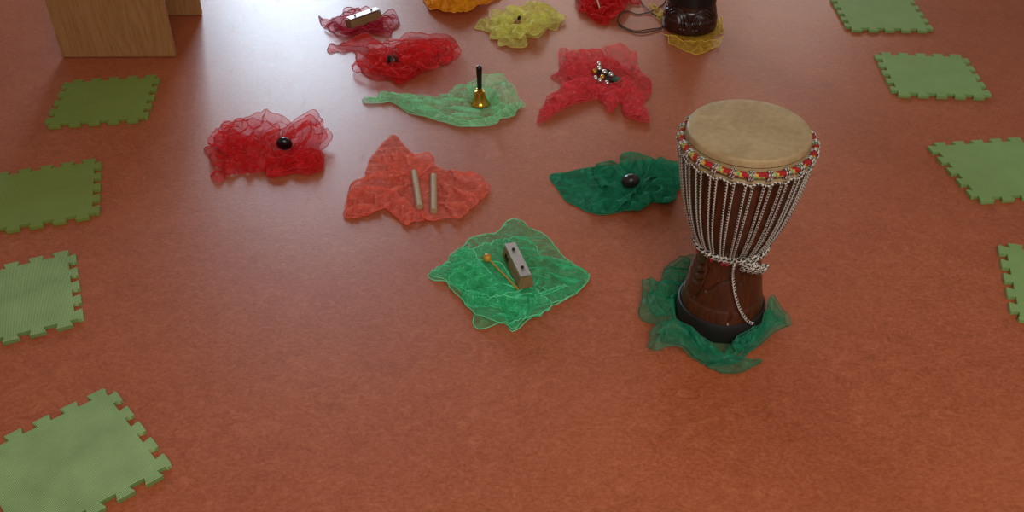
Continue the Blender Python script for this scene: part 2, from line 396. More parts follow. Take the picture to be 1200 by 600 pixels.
# ------------------------------------------------------------------ scarves: an in-script cloth relaxation
def fbm(rng, lam, n=10):
    k = []
    for _ in range(n):
        a = rng.uniform(0, 2*PI); l = lam*rng.uniform(.65, 1.7); k.append((math.cos(a)*2*PI/l, math.sin(a)*2*PI/l, rng.uniform(0, 2*PI)))
    k = np.array(k)
    return lambda x, y: np.cos(x[:, None]*k[:, 0]+y[:, None]*k[:, 1]+k[:, 2]).sum(1)/math.sqrt(n/2)/2
def cloth(poly, ds, ex=(1.3, 1.1), th=0.0, lam=.05, amp=.010, bumps=(), press=(), excl=None, iters=130, seed=1, lift=0.0, zmax=.09, wig=.0025, exk=1.7, lamk=1.15, bend=.30, ampk=1.5, thn=.9):
    rng = random.Random(seed); nr = np.random.RandomState(seed)
    P = [Vector(p) for p in poly]
    B = spline(P, 8, True); L = [0]
    for i in range(len(B)): L.append(L[-1]+(B[(i+1) % len(B)]-B[i]).length)
    n = max(12, int(L[-1]/ds)); bd = []; j = 0
    for i in range(n):
        s = L[-1]*i/n
        while L[j+1] < s: j += 1
        t = (s-L[j])/max(1e-9, L[j+1]-L[j]); bd.append(B[j].lerp(B[(j+1) % len(B)], t))
    bz = np.array([p.z for p in bd]); b2 = np.array([[p.x, p.y] for p in bd])
    # organic hem waver in plan
    wv = fbm(rng, .05); wv2 = fbm(rng, .05)
    b2 = b2 + np.stack([wv(b2[:, 0], b2[:, 1]), wv2(b2[:, 0], b2[:, 1])], 1)*wig
    mn = b2.min(0); mx = b2.max(0); pts = []
    yy = mn[1]; row = 0
    while yy < mx[1]:
        xx = mn[0]+(row % 2)*ds*.5
        while xx < mx[0]: pts.append((xx, yy)); xx += ds
        yy += ds*.866; row += 1
    pts = np.array(pts)+nr.uniform(-.2, .2, (len(pts), 2))*ds
    a = b2; c = np.roll(b2, -1, 0)
    X = pts[:, 0][:, None]; Y = pts[:, 1][:, None]
    cr = ((a[:, 1] > Y) != (c[:, 1] > Y)) & (X < (c[:, 0]-a[:, 0])*(Y-a[:, 1])/(c[:, 1]-a[:, 1]+1e-12)+a[:, 0])
    ins = cr.sum(1) % 2 == 1
    dm = np.sqrt(((pts[:, None, :]-b2[None])**2).sum(2)).min(1)
    pts = pts[ins & (dm > ds*.55)]
    allp = np.concatenate([b2, pts]); nb = len(b2)
    res = geometry.delaunay_2d_cdt([Vector(p) for p in allp], [(i, (i+1) % nb) for i in range(nb)], [list(range(nb))], 1, 1e-7)
    V = np.array([[p.x, p.y] for p in res[0]]); F = [f for f in res[2] if len(f) == 3]; orig = res[3]
    isb = np.array([any(q < nb for q in o) and len(o) > 0 for o in orig])
    zb = np.zeros(len(V)); 
    for i, o in enumerate(orig):
        for q in o:
            if q < nb: zb[i] = bz[q]
    T = np.array(F); E = {}; 
    for f in F:
        for k in range(3):
            e = (min(f[k], f[k-1]), max(f[k], f[k-1])); E.setdefault(e, []).append(f[k-2])
    ed = np.array(list(E.keys())); bp = np.array([v for v in E.values() if len(v) == 2])
    # rest metric: gathered cloth has more length than the ground it covers, mostly across its folds
    tn = fbm(rng, .16); en = fbm(rng, .10)
    def rest(pr):
        d = V[pr[:, 1]]-V[pr[:, 0]]; m = (V[pr[:, 1]]+V[pr[:, 0]])/2
        t = th+thn*tn(m[:, 0], m[:, 1]); g = 1+.35*en(m[:, 0], m[:, 1])
        c, s = np.cos(t), np.sin(t); u = d[:, 0]*c+d[:, 1]*s; w_ = -d[:, 0]*s+d[:, 1]*c
        return np.sqrt((u*(1+(ex[0]-1)*g))**2+(w_*(1+(ex[1]-1)*g))**2)
    ex = (1+(ex[0]-1)*exk, 1+(ex[1]-1)*exk)
    L0 = rest(ed); Lb = rest(bp)
    # carry the raised hem heights into the interior
    cI = np.bincount(np.concatenate([ed[:, 0], ed[:, 1]]), minlength=len(V)); z_b = zb.copy()
    for _ in range(120):
        za = np.bincount(ed[:, 0], zb[ed[:, 1]], len(V))+np.bincount(ed[:, 1], zb[ed[:, 0]], len(V))
        zb = np.where(isb, z_b, za/np.maximum(cI, 1))
    lam *= lamk; amp *= ampk
    be_ = isb[ed[:, 0]] & isb[ed[:, 1]]
    nz = fbm(rng, lam, 14); nz2 = fbm(rng, lam*.45, 14)
    H = np.zeros(len(V))
    for (bx, by, br, bh) in bumps: H = np.maximum(H, bh*np.exp(-(((V[:, 0]-bx)**2+(V[:, 1]-by)**2)/br**2)))
    z0 = lift+.002
    p = np.zeros((len(V), 3)); p[:, :2] = V; p[:, 2] = z0+H+amp*np.maximum(0, .6+nz(V[:, 0], V[:, 1]))+.3*amp*np.abs(nz2(V[:, 0], V[:, 1]))+zb
    home = p.copy(); prev = p.copy()
    N = len(V)
    def sat(i, j, Lr, k, p):
        d = p[j]-p[i]; l = np.sqrt((d*d).sum(1))+1e-9
        c = ((l-Lr)/l*.5*k)[:, None]*d
        return c
    I = np.concatenate([ed[:, 0], ed[:, 1]]); 
    IB = np.concatenate([bp[:, 0], bp[:, 1]]) if len(bp) else np.zeros(0, int)
    cnt = np.bincount(I, minlength=N)*.5+1
    for it in range(iters):
        v = (p-prev)*.86; prev = p.copy(); p = p+v; p[:, 2] -= .00016
        for ps in range(2):
            D = np.zeros((N, 3))
            c1 = sat(ed[:, 0], ed[:, 1], L0, 1.0, p); c2 = sat(bp[:, 0], bp[:, 1], Lb, bend, p)
            for ax in range(3):
                D[:, ax] = np.bincount(I, np.concatenate([c1[:, ax], -c1[:, ax]]), N)+np.bincount(IB, np.concatenate([c2[:, ax], -c2[:, ax]]), N)
            p = p+D/cnt[:, None]*1.35
            p[isb, :2] += (home[isb, :2]-p[isb, :2])*.55
            p[~isb, :2] += (home[~isb, :2]-p[~isb, :2])*.012
            zt_ = np.maximum(z0, zb+lift)
            p[isb, 2] += (zt_[isb]-p[isb, 2])*.10
            p[:, 2] = np.clip(p[:, 2], z0+np.maximum(H*.9, zb*.55*(~isb)), zmax*1.25+H+zb)
            for (px, py, hx, hy, rz, pz, sl) in press:
                q = p[:, :2]-np.array([px, py]); c, s = math.cos(rz), math.sin(rz)
                lx = np.abs(q[:, 0]*c+q[:, 1]*s)-hx; ly = np.abs(-q[:, 0]*s+q[:, 1]*c)-hy
                dd = np.maximum(0, np.maximum(lx, ly)); p[:, 2] = np.minimum(p[:, 2], pz+sl*dd)
            if excl:
                ex_, ey_, er = excl; q = p[:, :2]-np.array([ex_, ey_]); r = np.sqrt((q*q).sum(1))+1e-9
                m = (r < er) & (p[:, 2] > .004); p[m, :2] += (q[m]/r[m][:, None])*(er-r[m])[:, None]
    # order the hem
    nxt = {}
    be2 = [e for e, v in E.items() if len(v) == 1]
    adj = {}
    for a_, b_ in be2: adj.setdefault(a_, []).append(b_); adj.setdefault(b_, []).append(a_)
    loops = []; seen = set()
    for s in adj:
        if s in seen: continue
        lp = [s]; seen.add(s); cur = s
        while True:
            nx = [q for q in adj[cur] if q not in seen]
            if not nx: break
            cur = nx[0]; seen.add(cur); lp.append(cur)
        if len(lp) > 8: loops.append([Vector(p[i]) for i in lp])
    return p, F, loops

def scarf(label, o, s, sheets, mat, hem, ds=.0095, group='sheer play scarves spread on the floor', hr=.0011, press=(), excl=None, extra=0, ez=.03, seed=0, dup=(), ck={}):
    """o, s: origin and scale of the crop the outline numbers were read in; every sheet is a lobe of the same scarf"""
    mb = MB(); hbs = []; sheets = list(sheets)
    rg = random.Random(len(label)*7+seed)
    base = sheets[0]['poly']; bx = [q[0] for q in base]; by = [q[1] for q in base]
    for e in range(extra):
        while True:
            x = rg.uniform(min(bx), max(bx)); y = rg.uniform(min(by), max(by)); c = False
            for a, b in zip(base, base[1:]+base[:1]):
                if (a[1] > y) != (b[1] > y) and x < (b[0]-a[0])*(y-a[1])/(b[1]-a[1])+a[0]: c = not c
            if c: break
        cx, cy = np.mean(bx), np.mean(by); x += (cx-x)*.35; y += (cy-y)*.35
        A = rg.uniform(.20, .34)*(max(bx)-min(bx)); Bq = rg.uniform(.16, .28)*(max(by)-min(by)); t0 = rg.uniform(0, 6.28); tl = rg.uniform(-.4, .4)
        pl = []
        for i in range(11):
            g = 2*PI*i/11+rg.uniform(-.15, .15); r_ = rg.uniform(.7, 1.15)
            pl.append((x+A*r_*math.cos(g), y+Bq*r_*math.sin(g)+tl*A*r_*math.cos(g)*.4, ez*max(0, .5+.7*math.cos(g-t0))))
        sheets.append(dict(poly=pl, ex=(1.28, 1.16), th=rg.uniform(0, 3), lam=.05, amp=.012, seed=60+e, zmax=.04))
    for (i, f, lz) in dup:      # a second, smaller gather of cloth lying on the first
        q0 = sheets[i]['poly']; cx = np.mean([q[0] for q in q0]); cy = np.mean([q[1] for q in q0]); n2 = dict(sheets[i])
        n2['poly'] = [(cx+(q[0]-cx)*f*rg.uniform(.88, 1.08), cy+(q[1]-cy)*f*rg.uniform(.88, 1.08), (q[2] if len(q) > 2 else 0)*.9+lz) for q in q0]
        n2['seed'] = 80+i+int(f*10); n2['ex'] = (1.32, 1.2); n2['th'] = n2.get('th', 0)+1; sheets.append(n2)
    for k, d in enumerate(sheets):
        d = {**ck, **d}; pl = []
        for q in d.pop('poly'):
            z = q[2] if len(q) > 2 else 0.0
            g = at(o[0]+q[0]/s, o[1]+q[1]/s, z); pl.append((g.x, g.y, z))
        bm_ = []
        for (x, y, r, h) in d.pop('bumps', ()):
            g = at(o[0]+x/s, o[1]+y/s, h*.7); bm_.append((g.x, g.y, r, h))
        d.setdefault('lift', .0018*k); d.setdefault('seed', k+3); hm = d.pop('hem', True)
        pr = list(press)+list(d.pop('press', ()))
        v, f, loops = cloth(pl, d.pop('ds', ds)*.78, bumps=bm_, press=pr, excl=excl, **d)
        mb.add(v, f)
        if hm:
            for lp in loops:
                hb = MB(); hbs.append(hb); hb.tube([p+Vector((0, 0, hr*.3)) for p in lp], hr, 4, True)
    c = Vector(np.mean(np.array(mb.v), 0)); c.z = 0
    mb.v = [tuple(Vector(p)-c) for p in mb.v]
    ob = mb.build('scarf', mat, loc=c); ob.data.shade_smooth()
    for at_ in [a for a in ob.data.attributes if a.name == 'sharp_edge']: ob.data.attributes.remove(at_)
    sm = ob.modifiers.new('subsurf', 'SUBSURF'); sm.levels = 1; sm.render_levels = 1
    tag(ob, label, 'scarf', group)
    for hb in hbs:
        hb.v = [tuple(Vector(p)-c) for p in hb.v]; hb.build('hem', hem, ob)
    return ob

S = {}
def sh(k, c, a, d=.5, tr=.32, gl=.035): S[k] = sheer('organza_'+k, c, a, d, tr, gl); return S[k]
sh('green', (84, 216, 152), .28, .6, .32, .08); sh('emerald', (34, 132, 94), .78, .35, .2, .02); sh('coral', (255, 120, 98), .58, .55, .3, .03)
sh('red', (232, 40, 42), .32); sh('rose', (250, 80, 86), .44); sh('mint', (160, 246, 176), .38, .6, .3, .05); sh('yellow', (246, 230, 126), .48)
sh('orange', (255, 158, 20), .78, .3); sh('scarlet', (220, 30, 30), .60, .4); sh('magenta', (200, 40, 70), .24); sh('redb', (240, 48, 46), .26)
sh('forest', (40, 148, 108), .40, .55, .3); sh('gold', (222, 186, 60), .38)
def hemm(k, c): return simple('hem_'+k, c, .7, 0, .1, 60)
HM = {k: hemm(k, c) for k, c in dict(green=(110, 220, 160), emerald=(24, 124, 86), coral=(240, 92, 76), red=(190, 26, 34), rose=(222, 60, 66), mint=(150, 225, 170), yellow=(222, 204, 100), orange=(244, 150, 20), scarlet=(214, 40, 40), magenta=(150, 18, 44), redb=(176, 22, 30), forest=(20, 92, 64), gold=(226, 200, 70)).items()}

def foot(c, rz, hx, hy, z=.004, sl=.9): return (c.x, c.y, hx, hy, rz, z, sl)

# ---- green scarf with chime bar (centre front)
cb0, cb1 = at(597.5, 297, .012), at(616.5, 336, .012)
cbc = (cb0+cb1)/2; cbr = math.atan2(cb1.y-cb0.y, cb1.x-cb0.x); cbl = (cb1-cb0).length
pr_cb = foot(cbc, cbr, cbl/2+.006, .028, .005, 1.0)
ml0, ml1 = at(571, 303.5, .014), at(608, 340, .008)
mlc = (ml0+ml1)/2; pr_ml = foot(mlc, math.atan2(ml1.y-ml0.y, ml1.x-ml0.x), (ml1-ml0).length/2+.004, .009, .0045, .55)
scarf('bright green sheer scarf in the middle foreground holding the chime bar and mallet', (490, 250), 4, [
 dict(poly=[(50,290),(140,235),(145,205),(205,160),(250,115),(340,98),(370,90),(430,35),(490,40),(520,70),(590,100),(640,155),(690,215),(760,260),(803,302),(770,345),(700,400),(590,460),(520,500),(440,558),(405,510),(275,545),(255,450),(210,410),(200,370),(130,320),(75,318)], ex=(1.12,1.03), th=.6, lam=.07, amp=.006, zmax=.03),
 dict(poly=[(130,322),(170,235),(205,175,.01),(255,175,.02),(300,150,.02),(400,125,.015),(490,118,.015),(550,160,.01),(580,212),(650,218),(740,255),(803,302),(720,392),(560,445),(430,505),(375,440),(250,440),(205,405)], ex=(1.28,1.10), th=1.2, lam=.06, amp=.011, zmax=.05, seed=21),
 dict(poly=[(205,415),(260,395,.01),(330,400,.02),(420,385,.03),(490,368,.03),(560,372,.03),(640,345,.02),(700,350),(560,420),(520,480),(440,550),(380,455),(255,445)], ex=(1.25,1.12), th=.3, lam=.05, amp=.012, seed=35, zmax=.05),
 dict(poly=[(60,295),(135,240),(205,170,.01),(262,185,.02),(330,260,.02),(380,330),(470,370),(360,400),(260,400),(205,375),(130,320)], ex=(1.25,1.12), th=2.0, lam=.05, amp=.010, seed=44, zmax=.045)],
 S['green'], HM['green'], ds=.0095, ck=dict(exk=2.0, ampk=2.0), extra=2, press=[pr_cb, pr_ml])

# ---- emerald scarf with dark egg
eg = at(739, 213, .03); pr_eg = foot(eg, 0, .020, .020, .012, 1.2)
scarf('dark emerald green scarf twisted around the small dark egg, left of the tall drum', (630, 160), 5.455, [
 dict(poly=[(78,255),(160,232),(230,222),(365,197),(450,200),(520,300),(600,380),(560,465),(440,505),(330,490),(230,440),(160,390),(118,330)], ex=(1.10,1.05), th=.9, lam=.05, amp=.005, zmax=.02),
 dict(poly=[(400,230),(520,190),(700,150),(800,170),(930,195),(930,262),(900,330),(850,430),(720,430),(600,470),(480,470),(400,380)], ex=(1.15,1.08), th=.5, lam=.07, amp=.008, zmax=.02, seed=50, hem=False),
 dict(poly=[(365,200,.03),(400,172,.035),(470,160,.04),(520,175,.045),(530,122,.05),(590,105,.06),(700,114,.055),(790,137,.04),(780,200),(690,250),(620,290),(540,320),(430,360),(370,290)], ex=(1.22,1.12), th=1.4, lam=.08, amp=.014, bumps=[(640,160,.03,.05),(560,165,.022,.05),(450,215,.03,.04),(410,270,.02,.035),(440,330,.02,.035),(720,150,.02,.045)], zmax=.05, seed=12),
 dict(poly=[(790,140,.03),(850,168,.03),(935,180,.02),(945,268),(860,265),(780,270,.02),(715,270,.04),(650,380),(560,470),(440,500),(330,470),(430,345),(505,290,.03),(600,312,.03),(680,235,.05),(740,165,.05)], ex=(1.22,1.10), th=2.3, lam=.07, amp=.014, bumps=[(760,165,.022,.05),(725,205,.020,.055),(700,245,.018,.055),(675,290,.018,.05),(645,335,.020,.045),(610,385,.022,.04),(560,430,.026,.03),(800,300,.025,.035),(860,285,.025,.03)], seed=28, zmax=.05),
 dict(poly=[(640,340),(750,290,.02),(860,258,.01),(915,300),(920,345),(880,365),(885,440),(850,482),(810,475),(740,430),(625,490),(545,480),(600,400)], ex=(1.25,1.14), th=.4, lam=.05, amp=.013, bumps=[(700,390,.02,.035),(790,360,.022,.04),(850,420,.025,.04)], seed=37, zmax=.05)],
 S['emerald'], HM['emerald'], ds=.0105, dup=((4, .8, .01),), ck=dict(exk=1.5, lamk=1.7, bend=.5, ampk=2.6), press=[pr_eg])

# ---- coral scarf with two claves
cl = [(at(485.2, 203, .014), at(491.8, 244, .014)), (at(508.2, 207, .014), at(508.6, 249, .014))]
pr_cl = []
for a, b in cl:
    c = (a+b)/2; pr_cl.append(foot(c, math.atan2(b.y-a.y, b.x-a.x), (b-a).length/2+.008, .014, .006, .7))
scarf('coral red scarf with a pointed back corner under the two wooden sticks', (390, 150), 5, [
 dict(poly=[(350,45),(400,85),(450,140),(500,180),(560,195),(620,235),(680,272),(640,340),(520,350),(380,320),(250,285),(195,290),(205,220),(265,125)], ex=(1.10,1.04), th=.9, lam=.05, amp=.005, zmax=.02),
 dict(poly=[(62,520),(85,470),(88,410),(110,350),(195,292),(330,255,.015),(450,272,.01),(490,380),(530,470),(570,545),(490,520),(440,570),(400,560),(360,515),(300,480),(200,515),(100,535)], ex=(1.28,1.10), th=2.2, lam=.06, amp=.012, seed=14, zmax=.04),
 dict(poly=[(600,345),(680,275),(760,265,.01),(830,270,.012),(885,318),(922,365),(890,410),(800,490),(740,535),(660,535),(570,548),(500,500),(520,400),(450,285),(520,255),(570,300)], ex=(1.28,1.10), th=1.0, lam=.055, amp=.012, seed=23, zmax=.04),
 dict(poly=[(90,410),(150,355,.01),(250,360,.02),(330,370,.02),(400,420,.01),(440,480),(540,540),(430,560),(360,515),(300,480),(200,512),(85,515)], ex=(1.2,1.08), th=.5, lam=.06, amp=.010, seed=31, zmax=.04)],
 S['coral'], HM['coral'], ds=.0095, ck=dict(exk=2.1, ampk=2.4), extra=1, press=pr_cl)

# ---- red scarf with black disc, far left
bd_ = at(333.5, 170, .03); pr_bd = foot(bd_, 0, .02, .018, .010, 1.1)
scarf('bright red crumpled scarf on the left holding the round black shaker', (220, 110), 5, [
 dict(poly=[(95,325),(140,310),(170,250,.01),(240,200,.02),(330,150,.03),(400,112,.035),(455,100,.04),(520,117,.035),(575,140,.03),(620,210),(560,330),(480,400),(430,462),(300,472),(225,482),(210,512),(170,520),(140,475),(200,450),(150,420),(120,360)], ex=(1.3,1.16), th=.4, lam=.065, amp=.014, zmax=.055),
 dict(poly=[(560,215,.02),(630,157,.04),(680,117,.055),(740,97,.06),(775,132,.055),(800,190,.05),(840,240,.03),(830,290,.02),(780,340),(790,410),(785,455),(700,480),(600,470),(490,500),(455,440),(480,380),(560,330)], ex=(1.3,1.18), th=1.5, lam=.06, amp=.016, bumps=[(715,215,.05,.045)], seed=16, zmax=.055),
 dict(poly=[(150,430),(220,392,.02),(340,362,.03),(480,378,.03),(620,362,.03),(700,342,.03),(790,345,.01),(785,455),(640,470),(490,496),(430,465),(320,470),(225,480),(200,440)], ex=(1.3,1.14), th=.1, lam=.05, amp=.014, seed=29, zmax=.05)],
 S['red'], HM['red'], ds=.0105, dup=((1, .85, .006), (1, .62, .012)), extra=3, press=[pr_bd])

# ---- rose scarf with jingle bells
jb = at(709, 88, .012); pr_jb = foot(jb, -.5, .045, .030, .006, .9)
scarf('rose red scarf with trailing corners under the band of jingle bells', (620, 0), 4, [
 dict(poly=[(140,332),(140,237,.02),(170,224,.025),(200,235,.025),(330,226,.03),(400,206,.04),(430,200,.045),(475,235,.035),(505,250,.03),(515,320,.015),(570,380),(570,440),(535,475),(480,430),(400,440),(300,430),(180,420),(135,380),(100,360)], ex=(1.22,1.10), th=.3, lam=.09, amp=.016, zmax=.05),
 dict(poly=[(35,580),(75,480),(125,430,.01),(180,390,.02),(280,345,.02),(330,380),(400,410),(330,462),(180,502),(90,560)], ex=(1.12,1.30), th=.6, lam=.05, amp=.014, seed=15, zmax=.05),
 dict(poly=[(400,395,.01),(440,365,.03),(475,375,.03),(500,420,.025),(535,475,.015),(560,560),(555,580),(450,550),(440,500),(405,490),(385,535),(340,490),(330,440)], ex=(1.3,1.2), th=1.4, lam=.05, amp=.016, seed=25, zmax=.055)],
 S['rose'], HM['rose'], ds=.0105, ck=dict(exk=1.6, lamk=1.4, bend=.4, ampk=2.0), dup=((1, .8, .008), (2, .8, .008)), extra=2, press=[pr_jb])

# ---- mint scarf with hand bell
bl = at(562.5, 122, .006); pr_bl = foot(bl, 0, .034, .034, .006, 1.0)
scarf('pale mint green scarf with a long tail on the left, under the brass bell', (420, 75), 6, [
 dict(poly=[(28,262),(60,240),(125,240),(160,205,.01),(240,197,.012),(280,216,.01),(350,217,.01),(420,233),(530,237),(620,217),(690,168,.01),(770,157,.02),(860,140,.02),(960,200),(1000,300),(990,398),(950,430),(800,445),(700,440),(600,410),(500,385),(440,365),(360,350),(310,315),(270,265),(160,275),(40,277)], ex=(1.08,1.26), th=-.25, lam=.055, amp=.011, zmax=.04),
 dict(poly=[(770,158,.03),(800,118,.045),(870,78,.06),(900,72,.065),(980,67,.065),(1020,77,.06),(1050,120,.05),(1100,166,.035),(1120,230,.02),(1165,290,.006),(1160,312),(1130,312),(1080,375),(950,345),(930,290),(850,270),(790,230,.01)], ex=(1.25,1.15), th=1.3, lam=.07, amp=.016, bumps=[(990,180,.055,.05)], seed=19, zmax=.05),
 dict(poly=[(70,258,.004),(130,246,.008),(180,222,.012),(240,215,.014),(300,225,.015),(420,250,.015),(520,320,.012),(620,368,.01),(760,402,.012),(900,385,.02),(1000,330,.025),(1120,270,.02),(1130,312),(1080,375),(990,402),(950,430),(800,446),(700,440),(600,410),(440,366),(310,316),(240,280),(150,268)], ex=(1.06,1.30), th=-.4, lam=.05, amp=.012, seed=27, zmax=.045)],
 S['mint'], HM['mint'], ds=.0105, ck=dict(thn=.25, exk=2.0, ampk=2.0), press=[pr_bl])

# ---- yellow scarf
yw = at(605, 26, .03); pr_yw = foot(yw, 0, .016, .016, .014, 1.2)
scarf('lemon yellow scarf bunched up around a tiny black tipped wooden piece', (490, 0), 6.667, [
 dict(poly=[(445,225),(490,162),(575,150),(600,122,.01),(700,60,.02),(800,47,.03),(930,12,.04),(975,30,.04),(1030,66,.03),(1075,112,.02),(1085,150),(1120,160),(1095,210),(1080,245),(1010,230),(940,295),(840,292),(720,300),(570,310),(570,265),(500,240)], ex=(1.2,1.1), th=.4, lam=.07, amp=.012, zmax=.05),
 dict(poly=[(575,155,.02),(562,90,.03),(620,78,.035),(650,106,.04),(685,92,.05),(690,54,.06),(740,36,.065),(800,50,.06),(880,70,.05),(1000,110,.03),(1000,180),(900,170),(800,175),(730,215),(640,230)], ex=(1.25,1.15), th=1.0, lam=.06, amp=.015, bumps=[(700,130,.05,.04)], seed=13, zmax=.05),
 dict(poly=[(860,140,.04),(960,92,.05),(1010,122,.04),(1030,200,.015),(970,295),(890,298),(830,290),(830,210,.02)], ex=(1.2,1.2), th=1.4, lam=.07, amp=.016, bumps=[(930,200,.05,.05)], seed=22, zmax=.05),
 dict(poly=[(570,268),(620,208,.03),(740,210,.035),(860,192,.05),(900,172,.05),(870,260,.02),(840,300),(850,360),(820,385),(740,385),(690,365),(625,372),(630,320),(570,310)], ex=(1.2,1.12), th=.8, lam=.06, amp=.013, seed=32, zmax=.05)],
 S['yellow'], HM['yellow'], ds=.0125, extra=3, press=[pr_yw])

# ---- orange scarf (its front lobe enters the frame)
scarf('bright orange bunched scarf cut off by the top edge of the photo', (490, 0), 6.667, [
 dict(poly=[(35,-40),(55,30),(90,100),(130,110),(250,125),(380,125),(450,90),(540,50),(590,10),(650,-5),(640,-60),(520,-110),(300,-130),(120,-100)], ex=(1.25,1.12), th=.1, lam=.08, amp=.018, bumps=[(300,0,.10,.06)], zmax=.06),
 dict(poly=[(60,-60,.03),(65,20,.02),(120,70,.02),(250,95,.03),(380,90,.03),(470,40,.03),(560,-20,.03),(500,-90,.04),(300,-110,.05),(140,-90,.04)], ex=(1.25,1.2), th=.6, lam=.06, amp=.018, bumps=[(300,-10,.10,.07)], zmax=.06, seed=17)],
 S['orange'], HM['orange'], ds=.0135, extra=2)

# ---- scarlet scarf, top, with finger cymbal and stick
st0, st1 = at(698.2, -6, .055), at(702.6, 9, .035)
cyA = at(712, -11, .03)
scarf('deep scarlet scarf at the top edge between the yellow scarf and dark cord', (670, 0), 10, [
 dict(poly=[(60,-60),(75,10),(110,65),(160,160),(230,230),(300,282),(430,300),(440,240),(520,205),(600,130),(690,60),(720,0),(810,-60),(700,-140),(500,-170),(250,-160),(110,-110)], ex=(1.25,1.15), th=.4, lam=.06, amp=.014, bumps=[(240,0,.06,.045),(560,30,.06,.04)], zmax=.05),
 dict(poly=[(85,-40,.03),(100,40,.02),(170,140,.01),(250,215),(330,190,.02),(430,250),(500,190,.03),(600,110,.03),(680,30,.02),(640,-60,.03),(400,-100,.02),(200,-90,.03)], ex=(1.3,1.2), th=1.2, lam=.05, amp=.016, bumps=[(200,20,.06,.04),(580,20,.06,.045)], zmax=.05, seed=18),
 dict(poly=[(690,62),(720,30),(790,12),(802,45),(790,75),(740,60)], ex=(1.1,1.1), th=0, lam=.06, amp=.006, seed=8, zmax=.02, ds=.011)],
 S['scarlet'], HM['scarlet'], ds=.0125, extra=2, press=[foot(cyA, .2, .06, .03, .012, .9)])

# ---- magenta red scarf with chime bar
mb0, mb1 = at(409, 32, .012), at(444, 19.5, .012)
mbc = (mb0+mb1)/2; mbr = math.atan2(mb1.y-mb0.y, mb1.x-mb0.x); mbl = (mb1-mb0).length
scarf('thin crimson scarf with wispy hem loops under the farther metal chime bar', (370, 0), 6, [
 dict(poly=[(20,112),(60,148),(110,140),(160,120,.01),(190,97,.02),(200,64,.03),(250,53,.035),(290,77,.03),(360,38,.045),(420,43,.045),(480,72,.035),(540,67,.035),(580,122,.01),(580,180),(535,225),(520,260),(440,250),(340,238),(250,262),(200,265),(130,240),(70,185),(42,180)], ex=(1.22,1.14), th=.5, lam=.05, amp=.014, zmax=.055),
 dict(poly=[(150,215,.02),(210,192,.015),(300,205,.02),(400,192,.02),(440,135,.035),(480,112,.04),(520,120,.03),(545,160,.01),(500,205),(430,235),(330,240),(230,255)], ex=(1.3,1.2), th=.2, lam=.045, amp=.015, seed=14, zmax=.05),
 dict(poly=[(110,142,.01),(170,118,.03),(220,80,.045),(320,60,.055),(430,62,.055),(530,80,.04),(570,150,.01),(500,140),(400,100),(240,150),(160,200)], ex=(1.25,1.2), th=.8, lam=.045, amp=.014, seed=26, zmax=.055)],
 S['magenta'], HM['magenta'], ds=.0125, extra=3, hr=.0014, press=[foot(mbc, mbr, mbl/2+.008, .028, .005, 1.0)])

# ---- second red scarf
rb = at(460, 71, .03)
scarf('bright red scarf in front of the crimson one, hiding most of a dark clapper', (370, 0), 6, [
 dict(poly=[(85,345),(95,318),(120,307),(150,325),(240,287,.01),(340,238,.03),(400,267,.025),(460,300,.01),(560,302,.01),(600,262,.01),(640,232,.01),(720,230,.01),(800,241,.01),(900,237,.01),(960,266),(1000,325),(970,345),(970,390),(940,440),(900,460),(840,450),(780,500),(700,545),(620,590),(570,597),(520,565),(400,560),(330,510),(290,430),(265,362),(190,375),(145,365),(100,375)], ex=(1.12,1.06), th=.4, lam=.07, amp=.007, zmax=.035),
 dict(poly=[(560,350,.02),(620,302,.04),(680,300,.045),(750,282,.05),(880,292,.04),(920,340,.02),(880,410),(840,450),(780,500),(700,540),(640,560),(580,590),(540,480),(600,440)], ex=(1.3,1.2), th=1.2, lam=.05, amp=.018, bumps=[(740,390,.07,.05)], seed=15, zmax=.05),
 dict(poly=[(150,327),(240,290,.02),(340,238,.04),(400,268,.035),(460,302,.03),(520,370,.02),(500,450),(450,490),(380,440),(360,370),(280,340)], ex=(1.25,1.18), th=.9, lam=.055, amp=.016, bumps=[(380,340,.05,.035)], seed=24, zmax=.05),
 dict(poly=[(425,510,.005),(490,467,.025),(570,457,.03),(700,472,.03),(720,520),(690,540),(620,590),(570,597),(490,545)], ex=(1.2,1.1), th=.2, lam=.06, amp=.012, seed=33, zmax=.045),
 dict(poly=[(480,300,.03),(620,300,.045),(800,300,.045),(860,380,.03),(780,470,.01),(640,460,.03),(570,420,.03),(580,360,.04)], ex=(1.3,1.2), th=2.0, lam=.05, amp=.016, seed=41, zmax=.06)],
 S['redb'], HM['redb'], ds=.0125, extra=3, hr=.0013, press=[foot(rb, 0, .010, .012, .014, 1.6)])

